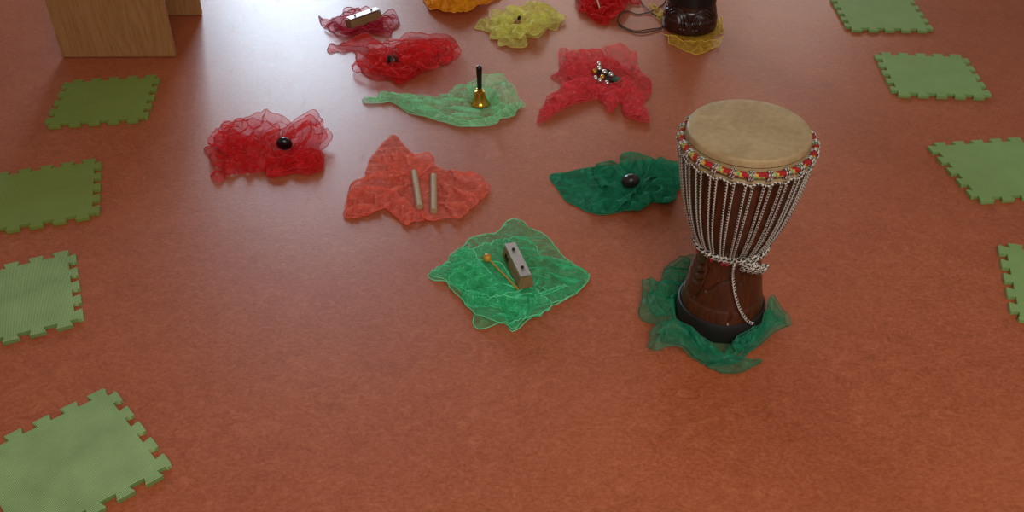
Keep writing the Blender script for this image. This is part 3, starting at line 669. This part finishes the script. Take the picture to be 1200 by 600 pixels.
# ---- green scarf under the front drum; yellow one under the far drum
DB = at(842, 371); DF = Vector((.716, 3.69, 0))
scarf('dark green sheer scarf bunched around the foot of the tall front drum', (730, 270), 3.335, [
 dict(poly=[(270,92,.02),(200,117,.03),(160,152,.02),(150,200,.02),(85,190,.035),(80,230,.03),(65,340),(95,370),(150,375),(230,350),(270,260),(300,150)], ex=(1.25,1.15), th=1.1, lam=.07, amp=.014, bumps=[(130,280,.05,.035)], seed=5, zmax=.06),
 dict(poly=[(115,385,.035),(160,352,.055),(215,350,.055),(260,375,.045),(300,415,.03),(340,448,.02),(400,490,.015),(450,498,.015),(520,440,.03),(520,470),(470,510),(430,525),(320,530),(230,490),(110,482),(105,440)], ex=(1.22,1.12), th=-.3, lam=.09, amp=.014, bumps=[(190,420,.05,.04)], seed=9, zmax=.06, wig=.003),
 dict(poly=[(400,490,.02),(430,440,.02),(480,400,.03),(545,350,.045),(575,265,.06),(610,285,.055),(650,350,.03),(640,405),(570,440),(500,475),(440,520)], ex=(1.25,1.15), th=.9, lam=.07, amp=.015, bumps=[(590,370,.05,.04)], seed=11, zmax=.06),
 dict(poly=[(325,535),(400,500,.006),(470,505,.008),(510,512),(545,515),(500,545),(440,565),(380,563)], ex=(1.1,1.1), th=0, lam=.06, amp=.006, seed=7, zmax=.02),
 dict(poly=[(210,340),(250,300),(350,270),(450,280),(540,330),(560,380),(500,450),(400,490),(300,470),(230,400)], ex=(1.0,1.0), amp=0, zmax=.0025, wig=0, lift=0, hem=False, ds=.02, iters=3)],
 S['forest'], HM['forest'], ds=.0095, dup=((0, .8, .006), (1, .86, .004), (2, .82, .006), (2, .55, .008)), ck=dict(exk=1.8, lamk=1.15, bend=.3, ampk=2.2), excl=(DB.x, DB.y, .116))
scarf('golden yellow sheer scarf under the foot of the far drum at the top', (740, 0), 8.571, [
 dict(poly=[(330,348,.02),(385,312,.04),(440,352,.03),(500,402,.02),(600,412,.02),(750,407,.02),(850,382,.03),(915,352,.03),(905,400,.015),(880,470),(790,500),(690,545),(600,540),(470,482),(380,442),(360,382)], ex=(1.2,1.1), th=.1, lam=.07, amp=.012, seed=6, zmax=.05),
 dict(poly=[(190,52),(215,42),(300,112,.01),(370,162,.02),(360,210),(325,235),(260,190),(225,110)], ex=(1.15,1.2), th=.8, lam=.05, amp=.012, seed=10, zmax=.04),
 dict(poly=[(860,250,.02),(885,180,.03),(912,190,.03),(925,280),(915,350),(880,330)], ex=(1.1,1.1), th=.8, lam=.05, amp=.010, seed=4, zmax=.04),
 dict(poly=[(370,180),(500,120),(700,110),(860,180),(890,330),(750,410),(560,410),(400,330)], ex=(1.0,1.0), amp=0, zmax=.0025, wig=0, lift=0, hem=False, ds=.03, iters=3)],
 S['gold'], HM['gold'], ds=.0115, excl=(DF.x, DF.y, .122))

# ------------------------------------------------------------------ small instruments
def chime_bar(name, c, rz, L, label, marks):
    r = empty(name, (c.x, c.y, .006), rz); tag(r, label, 'chime bar', 'chime bars resting on scarves')
    h = .036
    b = MB(); x = L/2; P = []
    for sx in (-x, x): P += [(sx, -.0215, .005), (sx, -.014, 0), (sx, .014, 0), (sx, .0215, .005), (sx, .016, h), (sx, -.016, h)]
    b.add(P, [(5,4,3,2,1,0), (6,7,8,9,10,11)]+[(i, (i+1) % 6, 6+(i+1) % 6, 6+i) for i in range(6)])
    bevel(b.build('resonator_box', M['box_wood'], r, False), .0012, 2)
    for sx in (-.27, .27):
        f = MB(); f.box((sx*L, 0, h+.0015), (.008, .026, .003)); f.build('felt_strip', M['cloth_red'], r, False)
    t = MB(); t.box((0, 0, h+.0055), (L*.985, .031, .005)); bevel(t.build('metal_bar', M['alu'], r, False), .0008, 2)
    for sx in (-.27, .27):
        p = MB(); p.lathe([(.0042, 0), (.0042, .004), (.0034, .0055), (.0008, .006)], 16, M=Matrix.Translation((sx*L, 0, h+.008))); p.build('screw', M['gloss_black'], r)
    if marks:
        k = MB()
        y = -.0187; 
        def stroke(pts):
            for (a, b_), (c_, d_) in zip(pts[:-1], pts[1:]):
                q = [(a, b_), (c_, d_)]; 
                def S3(u, v): 
                    yy = -.0215+(.0055)*(v-.005)/(h-.005)-.0004
                    return Vector((-x*.72+u, yy, v))
                k.tube([S3(*q[0]), S3(*q[1])], .0009, 4)
        stroke([(0, .012), (.001, .027), (.006, .013), (.007, .028)]); stroke([(.010, .027), (.011, .013), (.016, .022), (.018, .012), (.020, .027)])
        stroke([(.023, .014), (.023, .026), (.028, .024), (.024, .019), (.029, .014)]); stroke([(-.002, .009), (.030, .010)])
        k.build('maker_mark', M['gloss_black'], r)
    return r
chime_bar('chime_bar', cbc, cbr, cbl, 'chime bar with wooden box lying on the bright green scarf beside the mallet', True)
chime_bar('chime_bar', mbc, mbr, mbl, 'chime bar with wooden box lying on the thin crimson scarf at the top', False)
# mallet
d = (ml1-ml0); m0 = ml0.copy()
r = empty('mallet', (ml0.x, ml0.y, 0), math.atan2(d.y, d.x)); tag(r, 'yellow wooden mallet with a ball head lying on the bright green scarf', 'mallet')
L = math.hypot(d.x, d.y)
b = MB(); b.tube([(0, 0, .018), (L*.5, 0, .014), (L*.97, 0, .0085), (L, 0, .0083)], [.0024, .0026, .0028, .002], 10); b.build('handle', M['mallet'], r)
b = MB(); b.ball((0, 0, .018), .0125, 20); b.build('head', M['mallet'], r)
# claves
for k, (a, b_) in enumerate(cl):
    c = (a+b_)/2; d = b_-a; L = d.length; R = .0105
    r_ = empty('clave', (c.x, c.y, .0075+R), math.atan2(d.y, d.x))
    m = MB(); MX = Matrix.Rotation(PI/2, 4, 'Y')
    m.lathe([(R-.0012, -L/2), (R, -L/2+.0012), (R, L/2-.0012), (R-.0012, L/2)], 28, M=MX)
    o = m.build('clave', M['clave']); o.matrix_world = Matrix.Translation((c.x, c.y, .0075+R)) @ Matrix.Rotation(math.atan2(d.y, d.x), 4, 'Z')
    bpy.data.objects.remove(r_)
    tag(o, ['left of the two wooden clave sticks on the coral scarf', 'right of the two wooden clave sticks on the coral scarf'][k], 'clave', 'wooden claves on the coral scarf')
# egg shaker
m = MB(); m.ball((0, 0, 0), .0215, 28, (1, 1, 1.28), Matrix.Rotation(1.35, 3, 'Y')); o = m.build('shaker_egg', M['dark_egg'], loc=(eg.x, eg.y, .034))
tag(o, 'small dark brown egg shaker nested in the emerald scarf', 'shaker')
# black shaker on the red scarf
m = MB(); m.ball((0, 0, 0), .0255, 32, (1, .74, 1.06), Matrix.Rotation(.5, 3, 'X')); o = m.build('round_shaker', M['gloss_black'], loc=(bd_.x, bd_.y, .036))
tag(o, 'round glossy black shaker sitting on the bright red scarf at the left', 'shaker')
# half-hidden castanet
r = empty('castanet', (rb.x, rb.y, 0), .15); tag(r, 'dark round wooden clapper half buried in the red scarf behind the mint one', 'castanet')
for sx in (-1, 1):
    m = MB(); MX = Matrix.Translation((sx*.009, 0, .030)) @ Matrix.Rotation(PI/2*sx, 4, 'Y') @ Matrix.Rotation(.2, 4, 'X')
    m.lathe([(.020, -.005), (.0225, -.004), (.0215, .002), (.016, .007), (.007, .010), (.001, .0105)], 32, M=MX)
    m.build('shell', M['rubber'] if sx < 0 else simple('brown_shell', '4a1c12', .4, 0, .2, 60), r)
m = MB(); m.tube([(-.012, 0, .052), (-.004, .004, .057), (.008, .003, .056), (.013, 0, .051)], .0016, 6); m.build('cord_loop', M['red_thread'], r)
# little wooden piece in the yellow scarf
r = empty('wooden_clapper', (yw.x, yw.y, .015), -.5); tag(r, 'tiny brown wooden piece with a black knob poking out of the yellow scarf', 'wooden instrument')
m = MB(); m.lathe([(.008, 0), (.012, .004), (.0125, .018), (.010, .026), (.006, .030)], 20, M=Matrix.Rotation(.35, 4, 'Y')); m.build('body', M['small_wood'], r)
m = MB(); m.lathe([(.0055, .028), (.0065, .032), (.007, .040), (.005, .046), (.001, .048)], 18, M=Matrix.Rotation(.35, 4, 'Y')); m.build('knob', M['gloss_black'], r)
# stick + finger cymbals on the scarlet scarf
d = st1-st0
m = MB(); m.tube([Vector((0, 0, 0)), d*.5, d], [.0028, .0028, .0022], 10); o = m.build('beater_stick', simple('pale_stick', 'e2c9a2', .5, 0, .1, 60), loc=st0); tag(o, 'thin pale stick poking out of the scarlet scarf at the top edge', 'beater')
r = empty('finger_cymbals', (cyA.x, cyA.y, .014), .2); tag(r, 'dark metal finger cymbals lying in the scarlet scarf at the top edge', 'finger cymbals')
for sx, tz in ((-.032, .35), (.028, -.25)):
    m = MB(); MX = Matrix.Translation((sx, 0, .015)) @ Matrix.Rotation(tz, 4, 'Y') @ Matrix.Rotation(.5, 4, 'X')
    m.lathe([(.028, 0), (.0285, .001), (.018, .004), (.010, .010), (.003, .013), (.001, .0135)], 32, M=MX, cap=False); m.build('cymbal', simple('aged_metal', '5a4f45', .25, 1, .3, 60), r)
m = MB(); m.tube(spline([(-.032, 0, .028), (-.01, .012, .034), (.01, .008, .030), (.028, 0, .028)], 6), .0016, 6); m.build('strap', M['strap_dark'], r)
# hand bell
r = empty('hand_bell', (bl.x, bl.y, .007)); tag(r, 'brass hand bell with upright black handle standing on the mint green scarf', 'hand bell')
m = MB(); m.lathe([(.0315, 0), (.0335, .0015), (.0335, .004), (.0295, .008), (.0265, .013), (.0225, .024), (.0195, .036), (.0175, .044), (.0165, .048), (.011, .051), (.0085, .052), (.0085, .054), (.011, .056), (.0125, .0575), (.009, .060), (.006, .061)], 48); m.build('bell_cup', M['brass'], r)
m = MB(); m.lathe([(.007, .058), (.0085, .062), (.0085, .085), (.0095, .115), (.0105, .135), (.0098, .142), (.007, .1455), (.001, .147)], 24); m.build('handle', M['gloss_black'], r)
m = MB(); m.ball((0, 0, .012), .006, 12); m.tube([(0, 0, .014), (0, 0, .045)], .0012, 6); m.build('clapper', M['steel'], r)
# jingle band
r = empty('jingle_band', (jb.x, jb.y, 0), 0); tag(r, 'band of silver and yellow jingle bells lying on the rose red scarf', 'jingle bells')
e0, e1 = at(703, 82, .012)-jb, at(726, 97, .012)-jb; e0.z = e1.z = 0
ax = (e1-e0).normalized(); nn = Vector((-ax.y, ax.x, 0)); Ls = (e1-e0).length
def strap(name, t0, t1, wd, z, m_):
    b = MB(); n = 10; vs = []; 
    for i in range(n+1):
        t = t0+(t1-t0)*i/n; p = e0+ax*(Ls*t); zz = z+.004*math.sin(t*9)
        for s_ in (-1, 1):
            for q in (0, .003): vs.append(p+nn*(wd*s_)+Vector((0, 0, zz+q)))
    fs = [(0, 1, 3, 2), tuple(4*n+i for i in (0, 2, 3, 1))]
    for i in range(n):
        for a, c in ((0, 1), (1, 3), (3, 2), (2, 0)): fs.append((4*i+a, 4*i+4+a, 4*i+4+c, 4*i+c))
    b.add(vs, fs); return b.build(name, m_, r)
strap('band', -.1, .80, .026, .010, M['strap_dark']); strap('band_end', .72, 1.15, .017, .012, M['strap_green'])
for (x, y, q, rr) in [(385,190,0,.0085),(388,252,0,.0095),(322,292,1,.0078),(462,302,0,.0092),(430,372,1,.0082),(552,340,0,.0092),(335,385,0,.0080),(395,420,0,.0080),(497,455,0,.0080)]:
    g = at(670+x/12, 60+y/12, .022)-jb; g.z = .024; rr *= 1.15
    m = MB(); m.ball(g, rr, 16); m.lathe([(rr*.99, -.0008), (rr*1.06, 0), (rr*.99, .0008)], 16, M=Matrix.Translation(g), cap=False); o = m.build('jingle_bell', M['gold'] if q else M['steel'], r)
    if q: o['label'] = 'yellow jingle bell'

# dark cord by the far drum
cp = [(790,-60),(800,-20),(810,10),(850,70),(920,140),(1000,190),(1050,240),(1065,290),(1040,325),(900,345),(750,362),(640,330),(560,280),(538,240),(555,185),(600,142),(660,136),(720,152),(770,166),(850,155),(920,138),(1000,100),(1070,50),(1100,5),(1105,-30)]
pts = []
for i, (x, y) in enumerate(cp): pts.append(at(670+x/10, y/10, .0035+.003*(i in (3, 4, 5, 20))))
pts = spline(pts, 8)
pts2 = spline([at(670+x/10, y/10, .0035) for x, y in [(545,262),(580,320),(680,365),(800,392),(900,382),(1000,355),(1060,338)]], 8)
c0 = Vector((pts[0].x, pts[0].y, 0))
m = MB(); m.tube([p-c0 for p in pts], .0023, 7); m.tube([p-c0+Vector((0, 0, .001)) for p in pts2], .0022, 7); o = m.build('twisted_cord', M['twine'], loc=c0)
tag(o, 'thin dark twisted cord looped on the floor left of the far drum', 'cord')

# ------------------------------------------------------------------ djembe drums
PROF = [(.100, 0), (.106, .004), (.108, .012), (.1075, .050), (.104, .056), (.1035, .060), (.1015, .075), (.0985, .088), (.0975, .0895), (.0955, .094), (.0940, .110), (.0905, .135), (.0845, .165), (.0795, .195), (.0765, .220), (.0790, .238), (.0850, .252), (.0930, .270), (.1060, .300), (.1180, .340), (.1270, .380), (.1330, .420), (.1370, .455), (.1390, .485), (.1398, .510), (.1400, .535), (.1385, .541)]
def resample(prof, n):
    out = []; 
    for i in range(len(prof)-1):
        (r0, z0), (r1, z1) = prof[i], prof[i+1]; k = max(1, int(math.hypot(r1-r0, z1-z0)/.0024))
        for j in range(k): out.append((r0+(r1-r0)*j/k, z0+(z1-z0)*j/k))
    return out+[prof[-1]]
def rad(z):
    for i in range(len(PROF)-1):
        if PROF[i][1] <= z <= PROF[i+1][1]: 
            t = (z-PROF[i][1])/max(1e-9, PROF[i+1][1]-PROF[i][1]); return PROF[i][0]+t*(PROF[i+1][0]-PROF[i][0])
    return PROF[-1][0]
def groove_fn(lines, wd=.0042, dp=.0055, Rm=.09):
    segs = []
    for ln in lines:
        q = spline([Vector((a, z, 0)) for a, z in ln], 6)
        segs += [((a.x*Rm, a.y), (b.x*Rm, b.y)) for a, b in zip(q[:-1], q[1:])]
    def fn(a, z, j):
        if z > .26 or z < .02: return 0
        if a > PI: a -= 2*PI
        x = a*Rm; best = 1
        for (x0, y0), (x1, y1) in segs:
            if abs(y0-z) > .02 or abs(x0-x) > .03: continue
            dx, dy = x1-x0, y1-y0; t = max(0, min(1, ((x-x0)*dx+(z-y0)*dy)/(dx*dx+dy*dy+1e-12)))
            d_ = math.hypot(x-x0-t*dx, z-y0-t*dy)
            if d_ < best: best = d_
        return -dp*max(0, 1-(best/wd)**2) if best < wd else 0
    return fn
def cyl(a, r, z): return Vector((r*math.sin(a), -r*math.cos(a), z))
def djembe(loc, rz, label, lines, wood_m, base_m, near):
    D = empty('djembe', loc, rz); tag(D, label, 'drum', 'djembe drums standing on scarves')
    b = MB(); b.lathe(resample(PROF, 0), 260, groove_fn(lines)); b.build('shell', wood_m, D)
    b = MB()
    if near: b.lathe([(.1085, .001), (.1115, .004), (.1125, .012), (.1115, .050), (.1095, .056), (.1055, .0575)], 96, cap=False); b.build('foot_band', M['rubber'], D)
    else:
        zz = [(.118, rad(.118)), (.142, rad(.142))]
        b.lathe([(zz[0][1]+.0005, .112), (zz[0][1]+.003, .114), (zz[1][1]+.0038, .148), (zz[1][1]+.001, .150)], 96, cap=False); b.build('stem_band', M['band_black'], D)
    b = MB(); b.lathe([(.1415, .500), (.1425, .512), (.1405, .530), (.1390, .543), (.1382, .5485), (.1365, .5515), (.1335, .5528), (.12, .5530), (.06, .5530), (.001, .5530)], 120, cap=False); b.build('drumhead', M['skin'], D)
    # wrapped hoop: coloured cloth wound round it, in segments
    RH, ZH, rh = .1485, .522, .0075
    b = MB(); n = 192; k = 12; order = [0, 0, 0, 0, 0, 1, 2, 1]; vs = []; fs = []; mi = []
    rng = random.Random(4)
    for i in range(n):
        a = 2*PI*i/n
        for j in range(k):
            g = 2*PI*j/k; vs.append(cyl(a, RH+rh*math.cos(g), ZH+rh*math.sin(g)))
    for i in range(n):
        for j in range(k):
            fs.append((i*k+j, i*k+(j+1) % k, ((i+1) % n)*k+(j+1) % k, ((i+1) % n)*k+j))
            q = int((i+j*.6)) % 8; mi.append(order[q] if (i//8) % 3 else [0, 0, 0, 2, 2, 1, 1, 0][q])
    b.v = vs; b.f = [tuple(reversed(f)) for f in fs]; b.mi = mi; b.build('wrapped_hoop', [M['cloth_red'], M['cloth_yellow'], M['cloth_green']], D)
    # flesh ring under it
    b = MB(); b.tube([cyl(2*PI*i/120, .1455, .503) for i in range(120)], .0055, 8, True); b.build('flesh_hoop', M['skin'], D)
    # rope ring running in waves under the hoop
    b = MB(); NP = 24
    b.tube([cyl(2*PI*i/(NP*10), .1525+.0012*math.sin(2*PI*i/5), .5000+.0034*math.cos(2*PI*i/10)) for i in range(NP*10)], .0029, 7, True); b.build('hoop_rope', M['rope'], D)
    # lower ring: two-strand plait
    b = MB(); n = 240
    for s_ in (0, PI):
        b.tube([cyl(2*PI*i/n, rad(.243)+.0065+.0036*math.cos(30*2*PI*i/n+s_), .243+.0060*math.sin(30*2*PI*i/n+s_)) for i in range(n)], .0044, 7, True)
    b.build('waist_ring', M['rope'], D)
    # hitches over the hoop and vertical ropes
    hb = []; 
    for p in range(NP):
        a = 2*PI*(p+.5)/NP
        b = MB(); 
        for da in (-.022, .022):
            b.tube([cyl(a+da+.012*math.sin(g), RH+(rh+.0028)*math.cos(g), ZH-.002+(rh+.0045)*math.sin(g)) for g in [2*PI*q/14 for q in range(14)]], .0022, 6, True)
        b.build('rope_hitch', M['rope'], D)
        for s_ in (-1, 1):
            b = MB(); pts = []
            for q in range(17):
                t = q/16; z = .500+(.247-.500)*t
                aa = a+s_*(.050-.012*t)-.05*t
                pts.append(cyl(aa, max(rad(z)+.0036, rad(z)+.0036+.009*(1-t)**3), z))
            b.tube(pts, .0028, 7, v0=(p*2+s_)*.0037); b.build('tuning_rope', M['rope'], D)
    if near:
        # knotted rope end at the right front of the waist and the loose tail
        b = MB(); R0 = rad(.245)+.016; rng = random.Random(11)
        for (a0, a1, z0, z1, ph) in ((.30, .72, .250, .232, 0), (.34, .80, .238, .226, 2.0), (.28, .60, .258, .240, 4.0), (.55, .95, .236, .218, 1.0), (.62, .98, .228, .214, 3.1)):
            pts = []
            for q in range(41):
                t = q/40; g = t*2*PI*3.0+ph
                pts.append(cyl(a0+(a1-a0)*t+.05*math.sin(g), R0+.008+.009*math.cos(g), z0+(z1-z0)*t+.012*math.sin(g+.8)))
            b.tube(pts, .0033, 7)
        b.build('rope_knot', M['rope'], D)
        b = MB(); b.tube(spline([cyl(.34, R0+.014, .250), cyl(.26, R0+.013, .262), cyl(.18, R0+.010, .256), cyl(.155, R0+.008, .236), cyl(.19, .094, .205), cyl(.26, .098, .170), cyl(.36, .103, .135), cyl(.50, .107, .100), cyl(.66, .114, .072), cyl(.80, .119, .060)], 8), .0036, 8); b.build('rope_tail', M['rope'], D)
        b = MB()
        for a0 in (-.95, -.42, -.12, .0):
            b = MB(); b.tube([cyl(a0+.02*math.sin(g), rad(.24)+.0125, .236+.006*math.cos(g)) for g in [2*PI*q/10 for q in range(10)]], .0022, 6, True); b.build('red_thread', M['red_thread'], D)
        b = MB(); b.tube([cyl(-.06, rad(.23)+.010, .232), cyl(-.08, rad(.22)+.006, .220), cyl(-.10, rad(.21)+.005, .214)], .0015, 5)
        b.build('red_thread', M['red_thread'], D)
    return D
rzF = math.atan2(DB.x, DB.y); rzF = -rzF
LN = [[(-1.25, .195), (-.98, .182), (-.78, .196)], [(-1.30, .175), (-1.0, .160), (-.70, .178)], [(-1.30, .155), (-1.0, .140), (-.66, .158), (-.55, .195)],
      [(-.45, .135), (-.15, .165), (.15, .180), (.25, .205)], [(.35, .160), (.50, .180), (.52, .210)], [(.25, .060), (.28, .075), (.30, .090)], [(-.75, .100), (-.60, .150), (-.62, .200)]]
djembe((DB.x, DB.y, .0055), rzF, 'tall carved djembe drum in front with pale skin head and black and white ropes', LN, M['djembe'], M['rubber'], True)
LF = []
for c_ in (-.62, .62):
    for q in (.34, .46, .58): LF.append([(c_-q, .030+.02*(q > .5)), (c_-q*.75, .030+q*.09), (c_, .045+q*.105), (c_+q*.75, .030+q*.09), (c_+q, .030+.02*(q > .5))])
LF += [[(-.5, .165), (-.2, .185), (.05, .172), (.10, .158)], [(-.6, .180), (-.2, .205), (.12, .190), (.2, .160)], [(-.9, .165), (-1.05, .185), (-1.2, .19)], [(-1.0, .10), (-1.15, .115), (-1.3, .11)], [(-1.0, .075), (-1.2, .085), (-1.35, .08)], [(.3, .17), (.6, .19), (.9, .175)]]
djembe((DF.x, DF.y, .0055), -math.atan2(DF.x, DF.y), 'dark djembe at the top edge, only its carved foot and black band in view', LF, M['djembe_dark'], M['rubber'], False)

sc.view_settings.view_transform = 'Standard'; sc.view_settings.look = 'None'; sc.view_settings.exposure = 0; sc.view_settings.gamma = 1
sc.cycles.transparent_max_bounces = 32
